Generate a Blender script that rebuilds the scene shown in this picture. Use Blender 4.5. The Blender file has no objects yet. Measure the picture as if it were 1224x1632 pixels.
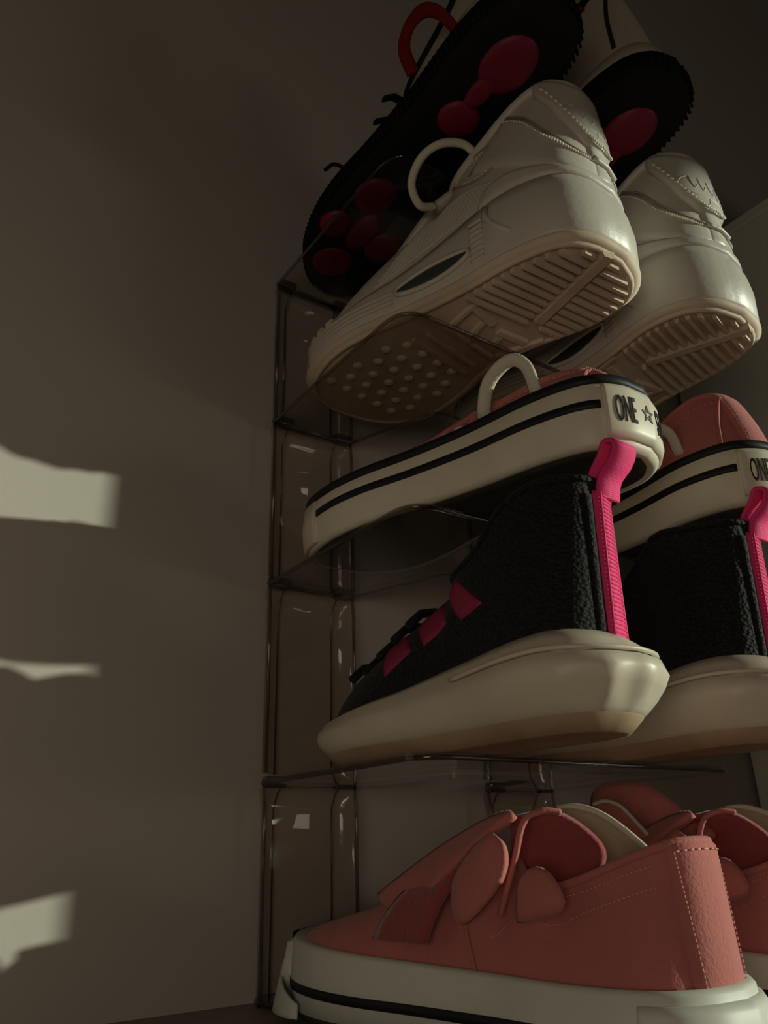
import bpy, bmesh, math, random
import numpy as np
from mathutils import Vector, Matrix
random.seed(4)
SC = bpy.context.scene
COL = SC.collection
S = 0.1                      # one unit of the plan below = 10 cm
PI = math.pi

# ---------------------------------------------------------------- camera
def cam_basis(yaw, pitch, roll):
    f = np.array([math.sin(yaw)*math.cos(pitch), math.cos(yaw)*math.cos(pitch), math.sin(pitch)])
    r0 = np.array([math.cos(yaw), -math.sin(yaw), 0.0]); u0 = np.cross(r0, f)
    r = r0*math.cos(roll) + u0*math.sin(roll); u = np.cross(r, f)
    return r, u, f
r_, u_, f_ = cam_basis(0.622, 0.398, -0.030)
cd = bpy.data.cameras.new('camera'); co = bpy.data.objects.new('camera', cd); COL.objects.link(co)
co.matrix_world = Matrix(((r_[0], u_[0], -f_[0], -1.913*S), (r_[1], u_[1], -f_[1], -3.866*S), (r_[2], u_[2], -f_[2], 0.630*S), (0, 0, 0, 1)))
cd.sensor_fit = 'VERTICAL'; cd.sensor_height = 24.0; cd.lens = 24.0*1282.5/1632
cd.clip_start = 0.01
SC.camera = co

# ---------------------------------------------------------------- light
SC.view_settings.view_transform = 'Standard'
SC.view_settings.look = 'None'
SC.view_settings.exposure = 0.0
SC.view_settings.gamma = 1.0
SC.view_settings.use_curve_mapping = False
w = bpy.data.worlds.new('world'); SC.world = w; w.use_nodes = True
w.node_tree.nodes['Background'].inputs[0].default_value = (1.0, 0.73, 0.57, 1)
w.node_tree.nodes['Background'].inputs[1].default_value = 0.011
sd = bpy.data.lights.new('sun', 'SUN'); so = bpy.data.objects.new('sun', sd); COL.objects.link(so)
SUN = Vector((-1.25, 1.0, -0.26)).normalized()
so.rotation_euler = SUN.to_track_quat('-Z', 'Y').to_euler()
sd.energy = 3.0; sd.angle = math.radians(0.7); sd.color = (0.93, 1.0, 0.80)
def area(name, loc, target, sx, sy, power, color):
    d = bpy.data.lights.new(name, 'AREA'); o = bpy.data.objects.new(name, d); COL.objects.link(o)
    d.shape = 'RECTANGLE'; d.size = sx*S; d.size_y = sy*S; d.energy = power; d.color = color
    o.location = Vector(loc)*S
    o.rotation_euler = (Vector(target)-Vector(loc)).to_track_quat('-Z', 'Y').to_euler()
    return o
# added unseen fill lights: low right, mirrored in the legs, and low left
area('fill_right', (8.3, -14.0, 1.35), (8.3, 0, 1.35), 3.8, 1.3, 0.62, (1.0, 0.88, 0.74))
area('fill_left', (-4.0, -5.2, 0.5), (-2.4, 0, 1.4), 2.4, 1.4, 0.46, (1.0, 0.84, 0.68))

# ---------------------------------------------------------------- materials
def mat(name, col, rough=0.6, spec=0.4, noise=0.0, nscale=40, bump=0.0, bscale=200, dirt=None, metal=0.0, sheen=0.0, wave=None):
    m = bpy.data.materials.new(name); m.use_nodes = True; nt = m.node_tree; b = nt.nodes['Principled BSDF']
    b.inputs['Base Color'].default_value = (*col, 1); b.inputs['Roughness'].default_value = rough
    b.inputs['Specular IOR Level'].default_value = spec; b.inputs['Metallic'].default_value = metal
    if sheen: b.inputs['Sheen Weight'].default_value = sheen
    tc = nt.nodes.new('ShaderNodeTexCoord')
    last = None
    if noise or dirt:
        n = nt.nodes.new('ShaderNodeTexNoise'); n.inputs['Scale'].default_value = nscale; n.inputs['Detail'].default_value = 6
        nt.links.new(tc.outputs['Object'], n.inputs['Vector'])
        cr = nt.nodes.new('ShaderNodeValToRGB'); nt.links.new(n.outputs['Fac'], cr.inputs['Fac'])
        c2 = dirt[0] if dirt else tuple(c*(1-noise) for c in col)
        cr.color_ramp.elements[0].position = dirt[1] if dirt else 0.3; cr.color_ramp.elements[0].color = (*c2, 1)
        cr.color_ramp.elements[1].position = dirt[2] if dirt else 0.7; cr.color_ramp.elements[1].color = (*col, 1)
        nt.links.new(cr.outputs['Color'], b.inputs['Base Color'])
    if bump:
        if wave:
            n2 = nt.nodes.new('ShaderNodeTexWave'); n2.wave_type = 'BANDS'; n2.bands_direction = wave; n2.inputs['Scale'].default_value = bscale
        else:
            n2 = nt.nodes.new('ShaderNodeTexNoise'); n2.inputs['Scale'].default_value = bscale; n2.inputs['Detail'].default_value = 3
        nt.links.new(tc.outputs['Object'], n2.inputs['Vector'])
        bp = nt.nodes.new('ShaderNodeBump'); bp.inputs['Strength'].default_value = bump; bp.inputs['Distance'].default_value = 0.001
        nt.links.new(n2.outputs['Fac'] if 'Fac' in n2.outputs else n2.outputs[0], bp.inputs['Height']); nt.links.new(bp.outputs['Normal'], b.inputs['Normal'])
    return m
M = {}
M['wall'] = mat('wall_paint', (0.455, 0.415, 0.365), 0.75, 0.2, noise=0.03, nscale=6, bump=0.08, bscale=260)
M['ceiling'] = mat('ceiling_paint', (0.5, 0.47, 0.43), 0.9, 0.1)
M['floor'] = mat('floor_laminate', (0.33, 0.27, 0.20), 0.45, 0.4, noise=0.25, nscale=12)
M['cabinet'] = mat('cabinet_grey', (0.88, 0.87, 0.80), 0.5, 0.3)
M['leather'] = mat('white_leather', (0.56, 0.52, 0.46), 0.42, 0.45, bump=0.12, bscale=350, dirt=((0.48, 0.44, 0.37), 0.25, 0.6), nscale=14)
M['leather_mid'] = mat('white_midsole_foam', (0.64, 0.59, 0.51), 0.55, 0.3, dirt=((0.52, 0.45, 0.36), 0.25, 0.55), nscale=16)
M['leather_line'] = mat('brown_seam_thread', (0.30, 0.25, 0.19), 0.8, 0.1)  # one even brown for the seam lines
M['thread'] = mat('white_thread', (0.74, 0.69, 0.60), 0.7, 0.3)
M['canvas_thread'] = mat('salmon_thread', (0.66, 0.33, 0.29), 0.8, 0.2)
M['outsole'] = mat('worn_tan_outsole', (0.66, 0.54, 0.42), 0.6, 0.3, dirt=((0.48, 0.37, 0.27), 0.3, 0.65), nscale=22)
M['air'] = mat('dark_air_window', (0.04, 0.045, 0.04), 0.2, 0.6)
M['rubber'] = mat('white_rubber', (0.70, 0.64, 0.52), 0.45, 0.4, dirt=((0.56, 0.48, 0.36), 0.25, 0.5), nscale=12)
M['rubber2'] = mat('grey_white_rubber', (0.60, 0.60, 0.54), 0.5, 0.35, dirt=((0.50, 0.48, 0.41), 0.25, 0.5), nscale=12)
M['black'] = mat('black_rubber', (0.008, 0.008, 0.009), 0.75, 0.12)
M['black_line'] = mat('black_stripe_rubber', (0.012, 0.012, 0.014), 0.55, 0.25)
M['darksole'] = mat('dark_worn_outsole', (0.055, 0.047, 0.037), 0.7, 0.2, noise=0.4, nscale=30)
M['pod'] = mat('red_rubber_pod', (0.17, 0.006, 0.022), 0.5, 0.35)
M['red'] = mat('red_webbing', (0.16, 0.010, 0.012), 0.85, 0.1)
M['olive'] = mat('olive_rubber', (0.10, 0.09, 0.035), 0.7, 0.2, noise=0.4, nscale=200)
M['canvas'] = mat('salmon_canvas', (0.48, 0.155, 0.14), 0.85, 0.15, bump=0.35, bscale=900, noise=0.10, nscale=60, sheen=0.15)
M['canvas_dark'] = mat('salmon_fuzzy_velcro', (0.30, 0.065, 0.065), 0.95, 0.05, bump=0.6, bscale=700, sheen=0.3)
M['lining'] = mat('cream_lining', (0.42, 0.37, 0.25), 0.9, 0.1, bump=0.2, bscale=700)
M['insole'] = mat('brown_insole', (0.07, 0.035, 0.025), 0.9, 0.1)
M['hotpink'] = mat('hot_pink_grosgrain', (0.78, 0.045, 0.20), 0.7, 0.3)
M['stripe'] = mat('plum_pink_print', (0.30, 0.022, 0.065), 0.6, 0.3)
M['lace'] = mat('cream_lace', (0.62, 0.58, 0.47), 0.9, 0.1, bump=0.4, bscale=900)
M['ink'] = mat('black_ink', (0.015, 0.015, 0.018), 0.6, 0.2)
M['ink_grey'] = mat('grey_ink', (0.18, 0.17, 0.15), 0.6, 0.2)
M['foam'] = mat('white_runner_foam', (0.62, 0.57, 0.48), 0.42, 0.4, dirt=((0.57, 0.49, 0.37), 0.3, 0.6), nscale=9)
M['dirtband'] = mat('brown_scuffed_foam', (0.45, 0.33, 0.22), 0.55, 0.3, dirt=((0.33, 0.22, 0.14), 0.35, 0.6), nscale=20)
M['mark'] = mat('faded_brown_print', (0.40, 0.31, 0.25), 0.6, 0.2)
M['white_upper'] = mat('white_runner_mesh', (0.50, 0.44, 0.36), 0.8, 0.15, bump=0.3, bscale=600)
# knitted black fabric with a woven cell relief
def knit():
    m = mat('black_knit', (0.010, 0.010, 0.012), 0.75, 0.25, sheen=0.05); nt = m.node_tree; b = nt.nodes['Principled BSDF']
    tc = nt.nodes.new('ShaderNodeTexCoord'); v = nt.nodes.new('ShaderNodeTexVoronoi'); v.inputs['Scale'].default_value = 620
    mp = nt.nodes.new('ShaderNodeMapping'); mp.inputs['Scale'].default_value = (1, 1, 1.3)
    nt.links.new(tc.outputs['Object'], mp.inputs['Vector']); nt.links.new(mp.outputs['Vector'], v.inputs['Vector'])
    bp = nt.nodes.new('ShaderNodeBump'); bp.inputs['Strength'].default_value = 0.6; bp.inputs['Distance'].default_value = 0.0008
    nt.links.new(v.outputs['Distance'], bp.inputs['Height']); nt.links.new(bp.outputs['Normal'], b.inputs['Normal'])
    cr = nt.nodes.new('ShaderNodeValToRGB'); nt.links.new(v.outputs['Distance'], cr.inputs['Fac'])
    cr.color_ramp.elements[0].color = (0.018, 0.018, 0.019, 1); cr.color_ramp.elements[1].color = (0.004, 0.004, 0.004, 1)
    cr.color_ramp.elements[1].position = 0.6
    nt.links.new(cr.outputs['Color'], b.inputs['Base Color'])
    return m
M['knit'] = knit()
def acrylic(name, tint, gloss=1.0, ior=1.5, rough=0.02):
    m = bpy.data.materials.new(name); m.use_nodes = True; nt = m.node_tree; nt.nodes.clear()
    out = nt.nodes.new('ShaderNodeOutputMaterial'); mx = nt.nodes.new('ShaderNodeMixShader')
    tr = nt.nodes.new('ShaderNodeBsdfTransparent'); tr.inputs['Color'].default_value = (*tint, 1)
    gl = nt.nodes.new('ShaderNodeBsdfGlossy'); gl.inputs['Roughness'].default_value = rough; gl.inputs['Color'].default_value = (gloss, gloss, gloss, 1)
    lw = nt.nodes.new('ShaderNodeLayerWeight'); lw.inputs['Blend'].default_value = 0.5
    pw = nt.nodes.new('ShaderNodeMath'); pw.operation = 'POWER'; pw.inputs[1].default_value = 5.0; nt.links.new(lw.outputs['Facing'], pw.inputs[0])
    f0 = ((ior-1)/(ior+1))**2
    ma = nt.nodes.new('ShaderNodeMath'); ma.operation = 'MULTIPLY_ADD'; ma.inputs[1].default_value = 1-f0; ma.inputs[2].default_value = f0; nt.links.new(pw.outputs[0], ma.inputs[0])
    nt.links.new(ma.outputs[0], mx.inputs['Fac']); nt.links.new(tr.outputs[0], mx.inputs[1]); nt.links.new(gl.outputs[0], mx.inputs[2])
    nt.links.new(mx.outputs[0], out.inputs['Surface'])
    return m
M['clear'] = acrylic('clear_acrylic', (0.86, 0.84, 0.82))
M['clear_leg'] = acrylic('clear_acrylic_leg', (0.92, 0.90, 0.88), ior=1.36)
M['clear_edge'] = acrylic('clear_acrylic_cut_edge', (0.66, 0.62, 0.57), ior=1.55, rough=0.08)
M['joint'] = acrylic('clear_acrylic_socket', (0.62, 0.58, 0.53), ior=1.6, rough=0.15)

# ---------------------------------------------------------------- mesh helpers
def mk(name, verts, faces, material, parent=None, smooth=True, solid=0.0, weld=False, sub=0, offset=0.0, unit=True):
    me = bpy.data.meshes.new(name); k = S if unit else 1
    me.from_pydata([tuple(float(c)*k for c in v) for v in verts], [], faces)
    bm = bmesh.new(); bm.from_mesh(me)
    if weld: bmesh.ops.remove_doubles(bm, verts=bm.verts, dist=1e-5)
    bmesh.ops.recalc_face_normals(bm, faces=bm.faces)
    for f in bm.faces: f.smooth = smooth
    bm.to_mesh(me); bm.free()
    me.materials.append(material)
    o = bpy.data.objects.new(name, me); COL.objects.link(o)
    if parent: o.parent = parent
    if solid:
        md = o.modifiers.new('solid', 'SOLIDIFY'); md.thickness = solid*S; md.offset = offset
    if sub:
        md = o.modifiers.new('sub', 'SUBSURF'); md.levels = sub; md.render_levels = sub
    return o
def thing(name, label, cat, loc=(0, 0, 0), rz=0.0, group=None, pitch=0.0):
    o = bpy.data.objects.new(name, None); COL.objects.link(o); o.empty_display_size = 0.02
    o.location = Vector(loc)*S; o.rotation_euler = (0, pitch, rz); o['label'] = label; o['category'] = cat
    if group: o['group'] = group
    return o
def box_geo(x0, x1, y0, y1, z0, z1):
    v = [(x, y, z) for x in (x0, x1) for y in (y0, y1) for z in (z0, z1)]
    return v, [(0, 1, 3, 2), (4, 6, 7, 5), (0, 4, 5, 1), (2, 3, 7, 6), (0, 2, 6, 4), (1, 5, 7, 3)]
def box(name, b, material, parent=None, bevel=0.0):
    v, f = box_geo(*b); o = mk(name, v, f, material, parent, smooth=False)
    if bevel:
        md = o.modifiers.new('bev', 'BEVEL'); md.width = bevel*S; md.segments = 3; md.limit_method = 'ANGLE'
    return o
def tube_geo(pts, r, closed=False, n=8, r2=None, up=None):
    """sweep an ellipse (r in the side direction, r2 in the other) along pts"""
    P = [Vector(p) for p in pts]; N = len(P); V = []; F = []; prev = None
    for i, p in enumerate(P):
        a = P[(i-1) % N] if (closed or i > 0) else p; b = P[(i+1) % N] if (closed or i < N-1) else p
        t = (b-a).normalized()
        if up is not None:
            u = up[i] if isinstance(up, list) else up
            u = Vector(u); side = t.cross(u).normalized()
        else:
            if prev is None:
                ref = Vector((0, 0, 1)) if abs(t.z) < .9 else Vector((1, 0, 0)); side = t.cross(ref).normalized()
            else:
                side = (prev - t*prev.dot(t)).normalized()
        prev = side; nrm = side.cross(t).normalized()
        rr = r[i] if isinstance(r, (list, tuple)) else r; q = rr if r2 is None else r2
        for k in range(n):
            an = 2*PI*k/n; V.append(p + side*math.cos(an)*rr + nrm*math.sin(an)*q)
    for i in range(N if closed else N-1):
        j = (i+1) % N
        for k in range(n): F.append((i*n+k, i*n+(k+1) % n, j*n+(k+1) % n, j*n+k))
    if not closed:
        F.append(tuple(range(n))[::-1]); F.append(tuple((N-1)*n+k for k in range(n)))
    return V, F
def tube(name, pts, r, material, parent=None, **kw):
    V, F = tube_geo(pts, r, **kw); return mk(name, V, F, material, parent)
def join_geo(parts):
    V = []; F = []
    for v, f in parts:
        o = len(V); V += list(v); F += [tuple(i+o for i in q) for q in f]
    return V, F
def catmull(pts, n):
    P = [np.array(p, float) for p in pts]; out = []
    P = [2*P[0]-P[1]] + P + [2*P[-1]-P[-2]]
    for i in range(1, len(P)-2):
        for k in range(n):
            t = k/n
            out.append(0.5*((2*P[i]) + (-P[i-1]+P[i+1])*t + (2*P[i-1]-5*P[i]+4*P[i+1]-P[i+2])*t*t + (-P[i-1]+3*P[i]-3*P[i+1]+P[i+2])*t**3))
    out.append(P[-2]); return out
def lerp(a, b, t): return a+(b-a)*t
def interp(x, table): return float(np.interp(x, [t[0] for t in table], [t[1] for t in table]))
def sinterp(x, table):
    """smooth interpolation through a small table"""
    xs = [t[0] for t in table]; ys = [t[1] for t in table]
    if x <= xs[0]: return ys[0]
    if x >= xs[-1]: return ys[-1]
    i = max(k for k in range(len(xs)) if xs[k] <= x); n = len(xs)
    if i == n-1: return ys[-1]
    h = xs[i+1]-xs[i]; t = (x-xs[i])/h
    m0 = (ys[i+1]-ys[i-1])/(xs[i+1]-xs[i-1])*h if i > 0 else 0
    m1 = (ys[i+2]-ys[i])/(xs[i+2]-xs[i])*h if i < n-2 else 0
    return (2*t**3-3*t*t+1)*ys[i]+(t**3-2*t*t+t)*m0+(-2*t**3+3*t*t)*ys[i+1]+(t**3-t*t)*m1

# ---------------------------------------------------------------- the shoe surface
LAT = [(0, 0), (.018, .075), (.07, .128), (.18, .152), (.34, .155), (.50, .170), (.64, .190), (.76, .185), (.87, .150), (.95, .090), (.99, .035), (1, -.005)]
MED = [(0, 0), (.018, -.070), (.07, -.120), (.18, -.140), (.34, -.120), (.48, -.118), (.62, -.158), (.74, -.178), (.85, -.165), (.94, -.120), (.985, -.06), (1, -.005)]
class Shoe:
    """local frame: +x heel to toe, +y the side seen on the left from behind, +z up; side parameter s: 0 heel, +-0.5 toe"""
    def __init__(s, L, W, mirror, base, opening, topz, ridge, power=(1.5, 1.7), rear=(1.0, 1.0), inset=0.02, xr1=.95, lean=0.0):
        s.L = L; s.mirror = mirror
        lat, med = (LAT, MED) if not mirror else ([(x, -y) for x, y in MED], [(x, -y) for x, y in LAT])
        k = W/.368
        def half(c):
            p = catmull([(x*L, y*k) for x, y in c], 12); p = np.array(p); p[0] = (0, 0)
            d = np.r_[0, np.cumsum(np.hypot(*np.diff(p, axis=0).T))]; return p, d/d[-1]
        s.a, s.ad = half(lat); s.b, s.bd = half(med)
        s.base = base; s.xo0, s.xo1, s.wo = opening; s.topz = topz; s.ridge = ridge
        s.power = power; s.rear = rear; s.inset = inset; s.xr1 = xr1; s.lean = lean
    def f0(s, q):
        q = ((q+.5) % 1.0)-.5
        t = abs(q)*2
        p, d = (s.a, s.ad) if q >= 0 else (s.b, s.bd)
        return np.array([np.interp(t, d, p[:, 0]), np.interp(t, d, p[:, 1])])
    def n0(s, q):
        e = .006; d = s.f0(q+e)-s.f0(q-e); n = np.array([-d[1], d[0]]) if True else None
        n = n/np.hypot(*n)
        c = np.array([s.L*.5, 0.0])
        # outward: heel->lateral->toe runs clockwise seen from above
        return n if True else c
    def foot(s, q, off=0.0):
        return s.f0(q)+s.n0(q)*off
    def ft(s, q, off, z):
        p = s.foot(q, off); return np.array([p[0], p[1], z])
    def top(s, q):
        q = ((q+.5) % 1.0)-.5
        t = abs(q)*2; sg = 1 if q >= 0 else -1; ta = s.ta
        if t <= ta:
            u = t/ta; xc = (s.xo0+s.xo1)/2; a = (s.xo1-s.xo0)/2
            x = xc-a*math.cos(PI*u); wv = s.wo*(math.sin(PI*u)**.7) if 0 < u < 1 else 0
            return np.array([x, sg*wv+s.lean, sinterp(x/s.L, s.topz)])
        u = (t-ta)/(1-ta); x = lerp(s.xo1, s.xr1*s.L, u)
        return np.array([x, s.lean*(1-u), sinterp(x/s.L, s.ridge)])
    @property
    def ta(s):
        p, d = s.a, s.ad; return float(np.interp(s.xo1*.98, p[:, 0], d))
    def raw(s, q, v):
        B = s.foot(q, -s.inset); zb = s.base(B[0]/s.L); T = s.top(q)
        q_ = ((q+.5) % 1.0)-.5
        t = abs(q_)*2; k = min(1, max(0, (t-s.ta*.55)/(.5*s.ta+.05))); k = k*k*(3-2*k)
        ph = lerp(s.rear[0], s.power[0], k); pz = lerp(s.rear[1], s.power[1], k)
        h = v**ph; g = 1-(1-v)**pz
        return np.array([B[0]+(T[0]-B[0])*h, B[1]+(T[1]-B[1])*h, zb+(T[2]-zb)*g])
    def P(s, q, v, off=0.0):
        p = s.raw(q, v)
        if off:
            e = .004; v0 = min(max(v, .01), .985)
            du = s.raw(q+e, v0)-s.raw(q-e, v0); dv = s.raw(q, v0+.01)-s.raw(q, v0-.01)
            n = np.cross(dv, du); l = np.linalg.norm(n)
            if l > 1e-9: p = p+n/l*off
        return p
    # --- builders
    def ring(s, name, layers, material, parent, cap_bottom=True, cap_top=True, N=112, q0=-.5, q1=.5, closed=True):
        """layers: list of (z function of x/L, offset function or number)"""
        V = []; F = []; n = N if closed else N+1
        for zf, of in layers:
            for i in range(n):
                q = q0+(q1-q0)*i/N
                o = of(q) if callable(of) else of
                p = s.foot(q, o); V.append((p[0], p[1], zf(p[0]/s.L)))
        m = len(layers)
        for j in range(m-1):
            for i in range(n if closed else n-1):
                k = (i+1) % n; F.append((j*n+i, j*n+k, (j+1)*n+k, (j+1)*n+i))
        if closed:
            for which, on in ((0, cap_bottom), (m-1, cap_top)):
                if on:
                    # strip fill between mirrored indices keeps the cap tidy
                    idx = [which*n+i for i in range(n)]
                    for i in range(n//2):
                        a, b = idx[i], idx[i+1]; c, d = idx[(n-i-1) % n], idx[(n-i) % n]
                        q4 = []
                        for e in (a, b, c, d):
                            if e not in q4: q4.append(e)
                        if len(q4) >= 3: F.append(tuple(q4))
        else:
            # band with thickness: layers trace a closed profile
            for i in range(n-1): F.append(((m-1)*n+i, (m-1)*n+i+1, i+1, i))
            F.append(tuple(j*n for j in range(m))); F.append(tuple(j*n+n-1 for j in range(m)))
        return mk(name, V, F, material, parent, weld=True)
    def band(s, name, zlo, zhi, off, th, material, parent, q0=-.5, q1=.5, N=100):
        """a strip round the sole wall between two heights, standing proud by th"""
        lay = [(zlo, off-.03), (zlo, off+th), (lambda x: zlo(x)*.5+zhi(x)*.5, off+th*1.15), (zhi, off+th), (zhi, off-.03)]
        if q1-q0 > .999: 
            return s.ring(name, lay+[lay[0]], material, parent, False, False, N)
        return s.ring(name, lay, material, parent, False, False, N, q0, q1, closed=False)
    def upper(s, name, material, parent, N=96, K=18, off=0.0, solid=.03, vmin=-.06, vmax=1.0):
        V = []; F = []
        for j in range(K+1):
            v = lerp(0, vmax, j/K)
            for i in range(N):
                q = -.5+i/N
                V.append(s.P(q, v, off))
        V2 = []
        for i in range(N):
            p = V[i]; V2.append((p[0], p[1], p[2]+vmin))
        V = V2+V
        for j in range(K+1):
            for i in range(N):
                k = (i+1) % N; F.append((j*N+i, j*N+k, (j+1)*N+k, (j+1)*N+i))
        return mk(name, V, F, material, parent, weld=True, solid=solid, offset=-1)
    def patch(s, name, fn, nu, nv, off, th, material, parent, bevel=True):
        V = []; F = []
        for lay, o in ((0, off+th), (1, off-.012)):
            for j in range(nv+1):
                for i in range(nu+1):
                    u = i/nu; w_ = j/nv
                    q, v = fn(u, w_)
                    e = o
                    if lay == 0 and bevel and (i in (0, nu) or j in (0, nv)): e = off+th*.35
                    V.append(s.P(q, v, e))
        n = nu+1; h = n*(nv+1)
        for j in range(nv):
            for i in range(nu):
                a = j*n+i; F.append((a, a+1, a+n+1, a+n)); F.append((h+a+n, h+a+n+1, h+a+1, h+a))
        for i in range(nu):
            F.append((i, h+i, h+i+1, i+1)); a = nv*n+i; F.append((a, a+1, h+a+1, h+a))
        for j in range(nv):
            a = j*n; F.append((a, a+n, h+a+n, h+a)); a = j*n+nu; F.append((a, h+a, h+a+n, a+n))
        return mk(name, V, F, material, parent)
    def line(s, name, qv, r, material, parent, off=0.0, n=10, closed=False, flat=None):
        c = catmull(qv, n) if len(qv) > 2 else [np.array(qv[0])*(1-t)+np.array(qv[1])*t for t in np.linspace(0, 1, n+1)]
        pts = [s.P(a[0], a[1], off) for a in c]
        return tube(name, pts, r, material, parent, n=6, closed=closed)
    def stitches(s, name, qv, r, material, parent, off=0.004, count=24, duty=.6):
        c = np.array(catmull(qv, 12)) if len(qv) > 2 else np.array([np.array(qv[0])*(1-t)+np.array(qv[1])*t for t in np.linspace(0, 1, 25)])
        T = np.linspace(0, 1, len(c)); G = []
        for k in range(count):
            seg = []
            for e in (0, .5, 1):
                t = (k+duty*e)/count
                seg.append(s.P(np.interp(t, T, c[:, 0]), np.interp(t, T, c[:, 1]), off))
            G.append(tube_geo(seg, r, n=5))
        V, F = join_geo(G); return mk(name, V, F, material, parent)
    def topline(s, name, r, material, parent, v=1.0, off=0.0, squash=None, N=44):
        pts = []
        for i in range(N):
            q = -s.ta/2+s.ta*i/(N-1)
            pts.append(s.P(q*.985, v, off))
        return tube(name, pts, r, material, parent, n=8)
    def lining(s, name, material, parent, depth=.9, N=60, K=8):
        V = []; F = []
        lo = max(0.0, 1-depth)
        for j in range(K+1):
            v = lerp(lo, 1.0, j/K)
            for i in range(N):
                q = -.5+i/N
                p = s.P(q, v, -.045); V.append(p)
        for j in range(K):
            for i in range(N):
                k = (i+1) % N; F.append((j*N+i, j*N+k, (j+1)*N+k, (j+1)*N+i))
        return mk(name, V, F, material, parent)
    def insole(s, name, material, parent, z, off=-.07):
        return s.ring(name, [(lambda x: z, off), (lambda x: z+.02, off)], material, parent, N=60)
    def clip(s, p0, d, off):
        """where the line p0 + t d crosses the footprint inset by off"""
        pts = [s.foot(-.5+i/72, off) for i in range(72)]; ts = []
        nrm = np.array([-d[1], d[0]])
        for i in range(72):
            a, b = pts[i], pts[(i+1) % 72]; ea = (a-p0)@nrm; eb = (b-p0)@nrm
            if ea*eb < 0:
                x = a+(b-a)*ea/(ea-eb); ts.append(float((x-p0)@d))
        return (min(ts), max(ts)) if len(ts) >= 2 else None

def place(root_x, heel_y, z, rz=0.0):
    return (root_x, heel_y, z), PI/2+rz

# ---------------------------------------------------------------- room (setting)
def structure(o): o['kind'] = 'structure'; return o
structure(box('wall_back', (-26, 16, 0, .6, 0, 24), M['wall']))
structure(box('floor', (-26, 16, -26, .6, -.5, 0), M['floor']))
structure(box('ceiling', (-26, 16.5, -26, .6, 24, 24.5), M['ceiling']))
def sun_gobo():
    # unseen wall added far to the right; its hole shapes the sun beam
    X = 16; y0, y1, z0, z1 = -19.0, -11.6, 2.2, 7.1
    g = [box_geo(X, X+.5, -26, y0, 0, 24), box_geo(X, X+.5, y1, 0, 0, 24), box_geo(X, X+.5, y0, y1, 0, z0), box_geo(X, X+.5, y0, y1, z1, 24)]
    V, F = join_geo(g); structure(mk('gobo_wall', V, F, M['wall'], smooth=False))
    fr = [box_geo(X-.1, X+.6, y0-.15, y0, z0, z1), box_geo(X-.1, X+.6, y1, y1+.15, z0, z1), box_geo(X-.1, X+.6, y0, y1, z1, z1+.15), box_geo(X-.1, X+.6, y0, y1, z0-.15, z0)]
    V, F = join_geo(fr); structure(mk('gobo_frame', V, F, M['cabinet'], smooth=False))
sun_gobo()

# cabinet to the right of the rack: its pale side faces the shoes
cab = thing('cabinet', 'pale grey cabinet whose plain side stands right of the shoe rack', 'cabinet', (4.4, -2.0, 0))
box('side_panel', (0, .18, -2.05, 1.97, 0.25, 5.98), M['cabinet'], cab, bevel=.02)
box('body', (.18, 6.0, -2.05, 1.97, 0.25, 5.80), M['cabinet'], cab, bevel=.02)
box('top_board', (.0, 6.1, -2.08, 1.97, 5.98, 6.10), M['cabinet'], cab, bevel=.02)
box('plinth', (.1, 5.9, -1.6, 1.9, 0, .25), M['cabinet'], cab)
for k in range(2):
    d_ = box('door', (.03+k*3.0, 2.97+k*3.0, -2.25, -2.07, .3, 5.95), M['cabinet'], cab, bevel=.02)
    tube('handle', [(2.7+k*.55, -2.25, 3.0), (2.7+k*.55, -2.4, 3.05), (2.7+k*.55, -2.4, 3.75), (2.7+k*.55, -2.25, 3.8)], .04, M['clear_edge'], d_)

# ---------------------------------------------------------------- shoe rack
rack = thing('shoe_rack', 'clear acrylic four tier shoe rack standing against the wall', 'shoe rack', (0, 0, 0))
RW, RD, LW = 2.0, 1.403, 0.53
def rounded(pts, radii, n=7):
    out = []; N = len(pts)
    for i in range(N):
        p = np.array(pts[i], float); r = radii[i]
        if r <= 0: out.append(p); continue
        a = np.array(pts[i-1], float); b = np.array(pts[(i+1) % N], float)
        u = (a-p)/np.linalg.norm(a-p); w2 = (b-p)/np.linalg.norm(b-p)
        for k in range(n+1):
            t = k/n; q0 = p+u*r; q1 = p+w2*r
            out.append((1-t)**2*q0+2*t*(1-t)*p+t*t*q1)
    return out
def plate(name, outline, z0, z1, material, parent):
    n = len(outline); V = [(p[0], p[1], z0) for p in outline]+[(p[0], p[1], z1) for p in outline]
    F = [tuple(range(n))[::-1], tuple(range(n, 2*n))]+[(i, (i+1) % n, n+(i+1) % n, n+i) for i in range(n)]
    return mk(name, V, F, material, parent, smooth=False)
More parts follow.
